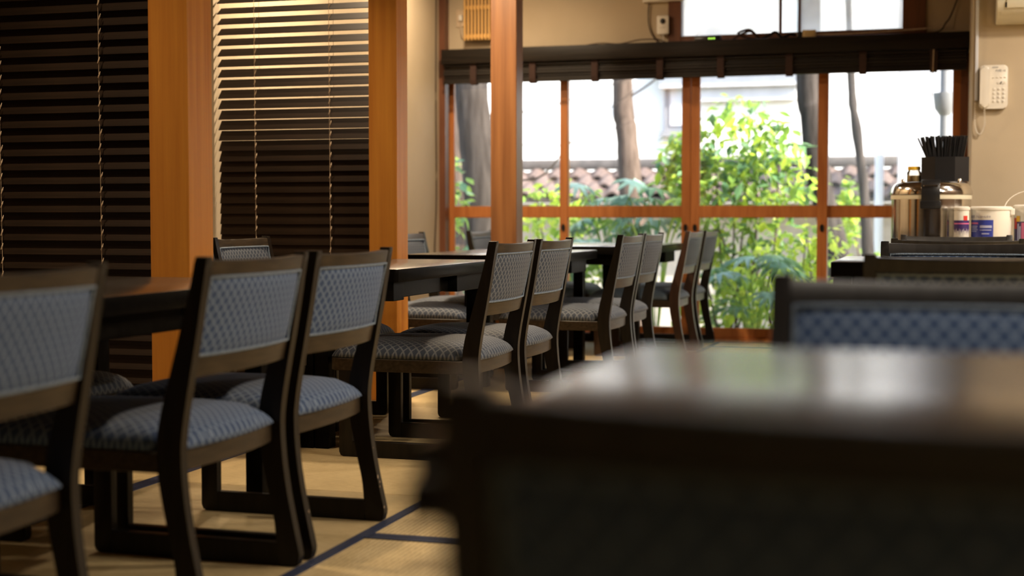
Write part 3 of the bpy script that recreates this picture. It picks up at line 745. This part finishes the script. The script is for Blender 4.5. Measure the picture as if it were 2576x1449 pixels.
# air conditioner
e = empty('air_conditioner', (0, YP, 1.83)); tag(e, 'cream air conditioner unit mounted high at the right edge', 'air conditioner')
bm = bmesh.new(); extrude_poly(bm, [(0, 0), (-.10, .004), (-.19, .05), (-.21, .10), (-.205, .27), (-.19, .285), (0, .285)], 'x', .222, 1.05, .008, 2); finish(bm, 'housing', 'aircon_white', e, True)
bm = bmesh.new(); extrude_poly(bm, [(-.150, .030), (-.204, .070), (-.207, .112), (-.15, .112)], 'x', .262, 1.01, .001, 1); finish(bm, 'air_outlet', 'black_matte', e)
bm = bmesh.new(); extrude_poly(bm, [(-.206, .060), (-.218, .080), (-.218, .116), (-.210, .116), (-.210, .082), (-.202, .064)], 'x', .270, 1.00, .002, 2); finish(bm, 'louver', 'aircon_white', e, True)
bm = bmesh.new(); extrude_poly(bm, [(-.21, .12), (-.216, .125), (-.214, .275), (-.205, .28)], 'x', .24, 1.03, .001, 1); finish(bm, 'front_panel', 'aircon_white', e, True)

# ------------------------------------------------------------------ ledge over the windows and what lies on it
ZL = 1.978
o = B('window_ledge', 'ledge_wood', None, -3.345, .112, 9.42, 9.598, 1.878, ZL, .004, 2, True); tag(o, 'dark wooden ledge running above the garden windows', 'shelf')
e = empty('bamboo_blind'); tag(e, 'rolled-up dark bamboo blind tied with brown straps under the ledge', 'blind')
bm = bmesh.new(); box(bm, -3.34, .10, -.008, .008, -.009, .009, .003); me = None
random.seed(2)
for i in range(7):
    z = 1.866 - i * .0185; y = 9.475 + .012 * math.sin(i * 1.7)
    if me is None: o = finish(bm, 'bamboo_slat', 'bamboo_dark', e); me = o.data
    else: o = link(me, 'bamboo_slat', 'bamboo_dark', e)
    o.location = (0, y, z); o.rotation_euler = (0, random.uniform(-.0006, .0006), 0); o.scale = (1, random.uniform(.9, 1.8), 1.02)
for x in (-3.12, -2.70, -2.27, -1.83, -1.43, -.99, -.53, -.10):
    bm = bmesh.new(); extrude_poly(bm, [(9.447, 1.878), (9.441, 1.86), (9.440, 1.77), (9.449, 1.738), (9.485, 1.736), (9.505, 1.75), (9.500, 1.745), (9.484, 1.741), (9.452, 1.743), (9.446, 1.775), (9.447, 1.86)], 'x', x - .022, x + .022)
    finish(bm, 'strap', 'strap_brown', e)
bm = bmesh.new(); tube(bm, [(-.10, 9.435, 1.875), (-.104, 9.433, 1.7), (-.112, 9.432, 1.4), (-.108, 9.433, 1.1)], .0028, 6); finish(bm, 'pull_cord', 'cord_tan', e, True)
def cable(name, mat, pts, r, label, cat='cable'):
    bm = bmesh.new(); tube(bm, catmull(pts, 8), r, 6); o = finish(bm, name, mat, None, True); tag(o, label, cat); return o
cable('power_cable', 'strap_brown', [(-2.40, 9.54, ZL + .004), (-2.25, 9.54, ZL + .020), (-2.12, 9.54, ZL + .012), (-1.98, 9.54, ZL + .034), (-1.86, 9.54, ZL + .030), (-1.80, 9.54, ZL + .006)], .004, 'brown cable looping along the ledge below the sensor')
cable('power_cable', 'strap_brown', [(-1.93, 9.585, 2.26), (-1.935, 9.588, 2.15), (-1.915, 9.588, 2.06), (-1.86, 9.575, ZL + .006)], .004, 'brown cable hanging down the wall left of the white sensor')
cable('power_cable', 'cord_tan', [(-.83, 9.52, ZL + .024), (-.62, 9.52, ZL + .022), (-.40, 9.53, ZL + .03), (-.15, 9.54, ZL + .04), (-.02, 9.56, ZL + .05)], .005, 'pale cable leading right from the tan connector on the ledge')
cable('power_cable', 'strap_brown', [(.09, 9.59, 2.36), (.05, 9.585, 2.24), (.0, 9.57, 2.10), (-.03, 9.55, 2.05), (-.08, 9.50, ZL + .012), (-.25, 9.48, ZL + .004)], .0045, 'brown cable slanting up the wall corner over the ledge')
cable('power_cable', 'black_plastic', [(-1.17, 9.50, ZL + .006), (-1.12, 9.50, ZL + .03), (-1.08, 9.49, ZL + .045), (-1.04, 9.50, ZL + .012), (-.99, 9.51, ZL + .03), (-.955, 9.52, ZL + .022)], .009, 'black coiled cable heap in the middle of the ledge')
cable('power_cable', 'strap_brown', [(-1.36, 9.50, ZL + .006), (-1.30, 9.49, ZL + .04), (-1.24, 9.50, ZL + .055), (-1.20, 9.51, ZL + .01), (-1.27, 9.53, ZL + .02), (-1.33, 9.53, ZL + .05), (-1.25, 9.52, ZL + .07), (-1.19, 9.52, ZL + .01)], .008, 'tangled brown cable bundle lying on the ledge')
e = empty('cable_connector', (-.868, 9.52, ZL)); tag(e, 'tan plastic connector block lying on the ledge', 'connector')
B('connector_body', 'tan_plug', e, -.045, .040, -.022, .022, 0, .054, .005, 2, True); B('plug', 'black_plastic', e, -.080, -.045, -.016, .016, .008, .046, .005, 2, True)
e = empty('network_box', (-1.52, 9.50, ZL)); tag(e, 'small black box with green lights on the ledge', 'network box')
B('case', 'black_plastic', e, -.085, .085, -.04, .04, 0, .036, .004, 2, True)
for k in range(3): B('indicator_light', 'led_green', e, .008 + k * .016, .018 + k * .016, -.0415, -.039, .012, .020)
e = empty('motion_sensor', (-1.832, 9.585, 2.045)); tag(e, 'white rounded sensor with round black lens on the transom frame', 'sensor')
bm = bmesh.new(); extrude_poly(bm, rrect(-.040, .040, 0, .124, .012, 4), 'y', -.030, 0, .004, 2); sb = finish(bm, 'case', 'white_plastic', e, True)
bm = bmesh.new(); lathe(bm, [(.018, 0), (.018, .004), (.013, .007), (0, .008)], seg=20); bmesh.ops.rotate(bm, verts=bm.verts, cent=(0, 0, 0), matrix=Matrix.Rotation(R(90), 3, 'X')); o = finish(bm, 'lens', 'black_plastic', e, True); o.location = (0, -.030, .086)
for dx in (-.014, 0, .012): B('indicator', 'grey_button', sb, dx - .003, dx + .003, -.0315, -.029, .040, .046)
bm = bmesh.new(); tube(bm, [(0, -.012, 0), (.004, -.02, -.03), (0, -.02, -.058)], .003, 6); finish(bm, 'cable', 'white_plastic', e, True)
o = B('cable_cover', 'white_plastic', None, -1.97, -1.70, 9.555, 9.60, 2.262, 2.33, .004, 2, True); tag(o, 'white plastic cable cover at the top edge above the sensor', 'cover')
# slatted wall lamp
e = empty('slatted_wall_lamp', (-3.10, 9.60, 2.045)); tag(e, 'wooden slatted wall lamp high on the wall left of the post', 'lamp')
B('back_box', 'dark_panel', e, -.10, .10, -.06, 0, .01, .38)
for z in (.028, .225, .36): B('cross_bar', 'lamp_wood', e, -.108, .108, -.085, -.06, z - .012, z + .014, .002)
bm = bmesh.new(); box(bm, -.0065, .0065, -.10, -.085, 0, .39, .002); me = None
for i in range(9):
    if me is None: o = finish(bm, 'slat', 'lamp_wood', e); me = o.data
    else: o = link(me, 'slat', 'lamp_wood', e)
    o.location = (-.100 + i * .025, 0, 0)
e = empty('wall_socket', (-3.255, 9.60, 2.10)); tag(e, 'pale wall socket with plugged cord left of the slatted lamp', 'socket')
B('plate', 'cord_tan', e, -.035, .035, -.008, 0, .05, .17, .002); B('plug', 'white_plastic', e, -.012, .012, -.035, -.008, .09, .13, .004)
bm = bmesh.new(); tube(bm, catmull([(0, -.03, .09), (.004, -.03, .03), (.012, -.02, -.02), (.05, -.012, -.03)], 6), .004, 6); finish(bm, 'cord', 'cord_tan', e, True)
cable('wall_cable', 'strap_brown', [(XL + .004, 9.46, 2.4), (XL + .006, 9.44, 1.7), (XL + .005, 9.45, 1.0), (XL + .008, 9.40, .55), (XL + .006, 9.44, .1)], .004, 'thin dark cord running down the cream wall beside the window', 'cable')

# ------------------------------------------------------------------ ceiling lamps (warm), out of the frame
def downlight(x, y, watt, size=.20, warm=(1, .70, .40), spread=170):
    e = empty('ceiling_downlight', (x, y, ZC)); tag(e, 'round warm ceiling downlight', 'lamp', 'ceiling downlights')
    bm = bmesh.new(); lathe(bm, [(.075, 0), (.10, 0), (.10, -.012), (.09, -.018), (.075, -.012), (.075, 0)], seg=28); finish(bm, 'trim_ring', 'white_plastic', e, True)
    bm = bmesh.new(); lathe(bm, [(0, -.006), (.075, -.006), (.075, -.001), (0, -.001)], seg=28); finish(bm, 'lens', 'lamp_glow', e)
    ld = bpy.data.lights.new('downlight_beam', 'AREA'); ld.shape = 'DISK'; ld.size = size; ld.energy = watt * LAMP_W; ld.color = warm; ld.spread = R(spread)
    o = bpy.data.objects.new('downlight_beam', ld); C.objects.link(o); o.parent = e; o.location = (0, 0, -.022)
downlight(.45, 1.25, 10, .24, (1, .88, .74), 85)
for x, y, p in ((1.5, 4.3, 50), (1.3, 6.6, 46), (2.7, 3.4, 85), (2.7, 5.8, 85)):
    downlight(x, y, p, .24, (1, .85, .68))
for x, y, p in ((-2.72, 3.45, 8), (-2.72, 5.30, 8)):
    downlight(x, y, p, .14, (1, .76, .50), 95)
for x, y, p in ((-2.7, 6.9, 58), (-2.9, 8.6, 23)):
    downlight(x, y, p, .16, (1, .76, .50))

# ------------------------------------------------------------------ garden
ZG = -.32
bm = bmesh.new(); n = 40
random.seed(8)
gv = [[bm.verts.new((-16 + 26 * i / n, 9.75 + 9 * j / 20, ZG + random.uniform(-.03, .03) - (.0 if j else 0))) for i in range(n + 1)] for j in range(21)]
for j in range(20):
    for i in range(n): bm.faces.new((gv[j][i], gv[j][i + 1], gv[j + 1][i + 1], gv[j + 1][i]))
gnd = finish(bm, 'garden_ground', 'soil', None, True); tag(gnd, 'leaf-strewn garden soil outside the windows', 'ground', kind='stuff')
struct(B('ground_outer', 'soil', None, -30, 30, 18.5, 40, ZG - .2, ZG - .02)); struct(B('ground_front', 'soil', None, -30, 30, -30, 9.74, ZG - .6, ZG - .3))

def tree_trunk(name, mat, pts, radii, label, twigs=()):
    bm = bmesh.new(); P = catmull(pts, 6); n = len(P)
    rr = [radii[0] + (radii[1] - radii[0]) * i / (n - 1) + random.uniform(-.006, .006) for i in range(n)]
    tube(bm, P, 0, 14, rs=rr)
    e = empty(name, (pts[0][0], pts[0][1], ZG)); tag(e, label, 'tree')
    bmesh.ops.translate(bm, verts=bm.verts, vec=(-pts[0][0], -pts[0][1], -ZG)); finish(bm, 'trunk', mat, e, True)
    for tw_, r_ in twigs:
        bm = bmesh.new(); Q = catmull(tw_, 5); tube(bm, Q, 0, 6, rs=[r_ * (1 - .75 * i / (len(Q) - 1)) for i in range(len(Q))])
        bmesh.ops.translate(bm, verts=bm.verts, vec=(-pts[0][0], -pts[0][1], -ZG)); finish(bm, 'branch', mat, e, True)
    return e
random.seed(21)
tree_trunk('garden_tree', 'bark_grey', [(-3.80, 12.0, ZG), (-3.86, 12.0, .6), (-3.90, 12.0, 1.2), (-3.99, 12.0, 2.0), (-4.10, 12.1, 3.2), (-4.2, 12.2, 5.)], (.185, .12), 'thick leaning grey tree trunk at the left end of the windows',
           [([(-3.95, 12.0, 1.7), (-3.4, 12.2, 1.78), (-2.7, 12.5, 2.05), (-2.2, 12.6, 2.3)], .012), ([(-3.9, 12.0, 1.3), (-3.35, 11.8, 1.15), (-2.95, 11.8, 1.55), (-2.5, 11.9, 1.9)], .012), ([(-3.93, 12.0, 1.5), (-3.2, 12.1, 1.45), (-2.6, 12.2, 1.65)], .008)])
tree_trunk('garden_tree', 'bark_brown', [(-2.70, 13.0, ZG), (-2.74, 13.0, .5), (-2.78, 13.0, 1.07), (-2.82, 13.0, 1.6), (-2.86, 13.0, 2.1), (-2.84, 13.0, 4.5)], (.115, .085), 'brown bare tree trunk in front of the white house wall',
           [([(-2.84, 13.0, 1.9), (-2.5, 12.9, 2.1), (-2.1, 12.8, 2.5)], .012)])
tree_trunk('garden_tree', 'bark_grey', [(-.84, 12.5, ZG), (-.88, 12.5, .45), (-1.04, 12.5, 1.1), (-1.12, 12.5, 1.7), (-1.15, 12.5, 2.1), (-1.14, 12.5, 4.5)], (.105, .095), 'hazy grey tree trunk behind the leafy shrub')
tree_trunk('garden_tree', 'bark_grey', [(-.61, 12.8, ZG), (-.655, 12.8, .51), (-.70, 12.8, 1.1), (-.765, 12.8, 1.6), (-.815, 12.8, 2.06), (-.90, 12.8, 4.)], (.058, .026), 'slender leaning sapling trunk in the rightmost window')
tree_trunk('garden_tree', 'bark_brown', [(-4.95, 14.5, ZG), (-4.95, 14.5, 1.2), (-5.0, 14.5, 4.)], (.14, .11), 'distant brown trunk behind the thick leaning trunk')

# leaves
def leaf_verts(L, W, bend):
    return [(0, 0, 0), (W * .8, L * .30, -bend * .1), (W, L * .55, -bend * .35), (0, L, -bend), (-W, L * .55, -bend * .35), (-W * .8, L * .30, -bend * .1), (0, L * .5, -bend * .28 - .006)]
LF = [(0, 1, 6), (1, 2, 6), (2, 3, 6), (3, 4, 6), (4, 5, 6), (5, 0, 6)]
LEAFME = {}
def leaf_mesh(L, W, mat):
    k = (L, W, mat)
    if k not in LEAFME:
        me = bpy.data.meshes.new('leaf'); me.from_pydata(leaf_verts(L, W, L * .25), [], LF); me.materials.append(MATS[mat]); LEAFME[k] = me
    return LEAFME[k]
def rand_rot(): return Matrix.Rotation(random.uniform(0, 6.28), 4, 'Z') @ Matrix.Rotation(random.uniform(-1.1, .5), 4, 'X') @ Matrix.Rotation(random.uniform(-.7, .7), 4, 'Y')
def foliage(name, parent, blobs, n, L, W, mats):
    V, F, MI = [], [], []
    for i in range(n):
        c, r = random.choice(blobs)
        while True:
            p = Vector((random.uniform(-1, 1), random.uniform(-1, 1), random.uniform(-1, 1)))
            if .25 < p.length < 1: break
        s = random.uniform(.6, 1.25); m = Matrix.Translation((c[0] + p.x * r[0], c[1] + p.y * r[1], c[2] + p.z * r[2])) @ rand_rot()
        b = len(V)
        V += [tuple(m @ Vector(v)) for v in leaf_verts(L * s, W * s, L * s * .25)]; F += [tuple(b + k for k in f) for f in LF]; MI += [random.randrange(len(mats))] * len(LF)
    me = bpy.data.meshes.new(name); me.from_pydata(V, [], F)
    for m in mats: me.materials.append(MATS[m])
    me.polygons.foreach_set('material_index', MI)
    o = bpy.data.objects.new(name, me); C.objects.link(o); o.parent = parent; o['kind'] = 'stuff'; return o
def shrub(name, base, label, blobs, n, L, W, mats, stems=6, single=60, cat='shrub', hgt=None):
    e = empty(name, (base[0], base[1], ZG)); tag(e, label, cat)
    bl = [((c[0] - base[0], c[1] - base[1], c[2] - ZG), r) for c, r in blobs]
    for i in range(stems):
        c, r = bl[i % len(bl)]
        bm = bmesh.new(); a = (random.uniform(-.12, .12), random.uniform(-.08, .08), 0); b = (c[0] + random.uniform(-.5, .5) * r[0], c[1] + random.uniform(-.4, .4) * r[1], c[2] + r[2] * random.uniform(.2, .8))
        mid = ((a[0] + b[0]) / 2 + random.uniform(-.08, .08), (a[1] + b[1]) / 2, b[2] * .5)
        Q = catmull([a, mid, b], 6); tube(bm, Q, 0, 6, rs=[.014 * (1 - .7 * k / (len(Q) - 1)) for k in range(len(Q))]); finish(bm, 'stem', 'bark_brown', e, True)
    if n: foliage('foliage', e, bl, n, L, W, mats)
    for i in range(single):
        c, r = random.choice(bl); a = random.uniform(0, 6.28); f = random.uniform(.9, 1.1); t_ = random.uniform(-1, 1); q = math.sqrt(1 - t_ * t_)
        s = random.choice((1.0, 1.3)); mname = random.choice(mats)
        o = bpy.data.objects.new('leaf', leaf_mesh(round(L * s, 3), round(W * s, 3), mname)); C.objects.link(o); o.parent = e
        o.matrix_local = Matrix.Translation((c[0] + q * math.cos(a) * r[0] * f, c[1] - abs(q * math.sin(a)) * r[1] * f, c[2] + t_ * r[2] * f)) @ rand_rot()
    return e
random.seed(33)
shrub('leafy_shrub', (-1.60, 11.6), 'tall bright green leafy shrub in the middle of the window view',
      [((-1.60, 11.6, 1.45), (.42, .30, .36)), ((-1.35, 11.6, 1.15), (.36, .30, .40)), ((-1.80, 11.6, .95), (.38, .30, .40)), ((-1.40, 11.6, .45), (.42, .30, .42)), ((-2.05, 11.7, 1.25), (.22, .2, .30)), ((-1.7, 11.6, .2), (.45, .3, .40))],
      2300, .105, .026, ['leaf_green', 'leaf_green', 'leaf_yellow', 'leaf_dark'], 10, 150)
shrub('leafy_shrub', (-1.05, 11.0), 'low yellow-green shrub close to the third window pane',
      [((-1.25, 11.0, .25), (.50, .25, .38)), ((-.95, 11.1, .45), (.25, .2, .35))], 520, .080, .022, ['leaf_yellow', 'leaf_green', 'leaf_yellow'], 6, 50)
shrub('leafy_shrub', (-3.15, 11.6), 'bright green bush low in the window right of the reddish post',
      [((-3.10, 11.6, .82), (.34, .25, .34)), ((-3.2, 11.6, .25), (.35, .25, .40)), ((-2.8, 11.7, .35), (.30, .2, .35))], 650, .095, .028, ['leaf_green', 'leaf_yellow'], 6, 50)
shrub('leafy_shrub', (-4.05, 11.3), 'green leafy plant in front of the thick leaning trunk',
      [((-3.95, 11.2, .95), (.22, .2, .40)), ((-3.85, 11.2, .30), (.30, .25, .40)), ((-4.5, 12.4, 1.2), (.3, .2, .3))], 420, .095, .028, ['leaf_green', 'leaf_dark'], 5, 40)
shrub('leafy_shrub', (-.45, 13.6), 'yellow-green bush behind the slender sapling',
      [((-.72, 13.4, .25), (.40, .25, .42)), ((-.85, 13.4, .9), (.12, .12, .3))], 420, .085, .025, ['leaf_yellow', 'leaf_green'], 5, 30)
# broad-leaved plants: big palmate leaves, each a part
def palmate(size):
    me = bpy.data.meshes.new('palmate_leaf'); V = [(0, 0, 0)]; F = []; k = 8
    for i in range(k):
        a0 = R(-130 + 260 * i / k); a1 = R(-130 + 260 * (i + 1) / k); am = (a0 + a1) / 2
        b = len(V); L = size * (1 - .25 * abs(am) / 2.3)
        V += [(.42 * L * math.sin(a0), .42 * L * math.cos(a0), -.01), (.78 * L * math.sin(am - .10), .78 * L * math.cos(am - .10), -.03), (L * math.sin(am), L * math.cos(am), -.07), (.78 * L * math.sin(am + .10), .78 * L * math.cos(am + .10), -.03), (.42 * L * math.sin(a1), .42 * L * math.cos(a1), -.01)]
        F.append((0, b, b + 1, b + 2, b + 3, b + 4))
    me.from_pydata(V, [], F); return me
PAL = {}
def fatsia(base, label, spots, mats, size=.20):
    e = empty('broad_leaf_plant', (base[0], base[1], ZG)); tag(e, label, 'plant', 'broad-leaved garden plants')
    for i, (x, y, z) in enumerate(spots):
        mname = mats[i % len(mats)]
        if mname not in PAL: PAL[mname] = palmate(size); PAL[mname].materials.append(MATS[mname])
        o = bpy.data.objects.new('leaf', PAL[mname]); C.objects.link(o); o.parent = e; o.location = (x - base[0], y - base[1], z - ZG)
        d = math.atan2(-(x - base[0]), y - base[1]); o.rotation_euler = (R(random.uniform(-35, 5)), R(random.uniform(-15, 15)), d + random.uniform(-.4, .4)); s = random.uniform(.8, 1.25); o.scale = (s, s, s)
        bm = bmesh.new(); tube(bm, catmull([(0, 0, 0), ((x - base[0]) * .4, (y - base[1]) * .4, (z - ZG) * .7), (x - base[0], y - base[1], z - ZG)], 5), .006, 5); finish(bm, 'leaf_stalk', 'leaf_green', e, True)
for bi, (bx, by, zc, lab) in enumerate(((-2.55, 11.3, .92, 'broad-leaved bluish plant below the brown tree trunk'), (-2.20, 11.2, .80, 'broad-leaved plant left of the tall leafy shrub'), (-2.85, 11.0, .45, 'low broad-leaved plant behind the window table'), (-1.35, 10.7, .35, 'dark teal broad-leaved plant low before the leafy shrub'))):
    fatsia((bx, by), lab, [(bx + random.uniform(-.34, .34), by + random.uniform(-.25, .2), zc + random.uniform(-.30, .22)) for _ in range(16)], ['leaf_bluish', 'leaf_dark', 'leaf_bluish', 'leaf_green'] if bi != 3 else ['leaf_dark', 'leaf_bluish'])
# dry sticks on the ground
for i in range(5):
    x = -1.9 + i * .22; cable('fallen_branch', 'bark_brown', [(x, 10.6 + .1 * i, ZG + .03), (x + .12, 10.7, ZG + .20 + .05 * (i % 3)), (x + .3, 10.9, ZG + .30)], .008, ['bare twig lying at the left of the window soil', 'bare twig second from left on the soil', 'bare twig in the middle of the window soil', 'bare twig second from right on the soil', 'bare twig at the right of the window soil'][i], 'branch')

# garden wall with pantile coping
e = empty('garden_wall', (0, 15.0, ZG)); tag(e, 'garden wall capped with brown wavy clay tiles', 'wall')
B('wall_body', 'block_wall', e, -9, 2.2, .0, .16, 0, 1.30)
B('ridge', 'tile_ridge', e, -9, 2.2, .02, .18, 1.66, 1.77, .03, 2, True)
bm = bmesh.new(); extrude_poly(bm, [(.08, 1.62), (.08, 1.40), (-.44, 1.30), (-.46, 1.335)], 'x', -9, 2.2); finish(bm, 'tile_bed', 'tile_ridge', e)
def pantile():
    bm = bmesh.new(); n = 10; Wd = .235; Ld = .20; prev = None
    for i in range(n + 1):
        t = i / n; x = -Wd / 2 + Wd * t * 1.04; z = .030 * math.sin(t * 2 * math.pi)
        cur = [bm.verts.new((x, 0, z)), bm.verts.new((x, -Ld, z - .095)), bm.verts.new((x, -Ld, z - .117)), bm.verts.new((x, 0, z - .022))]
        if prev:
            for k in range(4): bm.faces.new((prev[k], prev[(k + 1) % 4], cur[(k + 1) % 4], cur[k]))
        else: bm.faces.new(cur)
        prev = cur
    bm.faces.new(prev[::-1]); return bm
me = None
for row in range(3):
    for i in range(32):
        if me is None: o = finish(pantile(), 'roof_tile', 'tile_clay', e, True); me = o.data
        else: o = link(me, 'roof_tile', 'tile_clay', e)
        o.location = (-5.6 + i * .235 + (.11 if row % 2 else 0), .06 - row * .165, 1.665 - row * .088)
# neighbouring house
e = empty('white_house', (0, 17.0, ZG)); tag(e, 'overexposed white plastered house beyond the garden wall', 'building')
B('wall', 'house_plaster', e, -14, 7, 0, .3, 0, 6.5)
for x0, x1, z0, z1 in ((-3.22, -2.92, 2.16, 2.72),):
    f = B('window_frame', 'metal_grey', e, x0, x1, -.07, 0, z0, z1, .004); B('pane', 'pier_grey', f, x0 + .07, x1 - .05, -.085, -.07, z0 + .07, z1 - .06)
B('window_sill', 'metal_grey', e, -3.26, -2.85, -.14, 0, 2.10, 2.16); B('shutter_box', 'pier_grey', e, -3.26, -1.62, -.20, 0, 2.66, 2.80, .004)
B('eave', 'block_wall', e, -3.4, -1.5, -.30, 0, 2.86, 2.95, .004)
B('meter_cabinet', 'pier_grey', e, -2.80, -1.69, -.12, 0, 2.50, 2.66, .004)
o = B('concrete_pier', 'pier_grey', None, -.46, .10, 14.0, 14.3, ZG, 3.4, .01); tag(o, 'hazy grey concrete pier at the right of the garden', 'pillar')
bm = bmesh.new(); tube(bm, [(-.635, 14.25, ZG), (-.635, 14.25, 1.43)], .042, 16); o = finish(bm, 'garden_pole', 'pipe_white', None, True); tag(o, 'white pole in front of the tiled wall at the right', 'pole')
e = empty('downpipe', (-.035, 11.6, ZG)); tag(e, 'grey rainwater downpipe with hopper head outside the last window', 'pipe')
bm = bmesh.new(); tube(bm, [(0, 0, 0), (0, 0, 3.1)], .038, 16); finish(bm, 'pipe', 'metal_grey', e, True)
bm = bmesh.new(); lathe(bm, [(.04, 1.93), (.075, 1.98), (.088, 2.08), (.09, 2.10), (.04, 2.10)], seg=24); finish(bm, 'hopper_head', 'metal_grey', e, True)
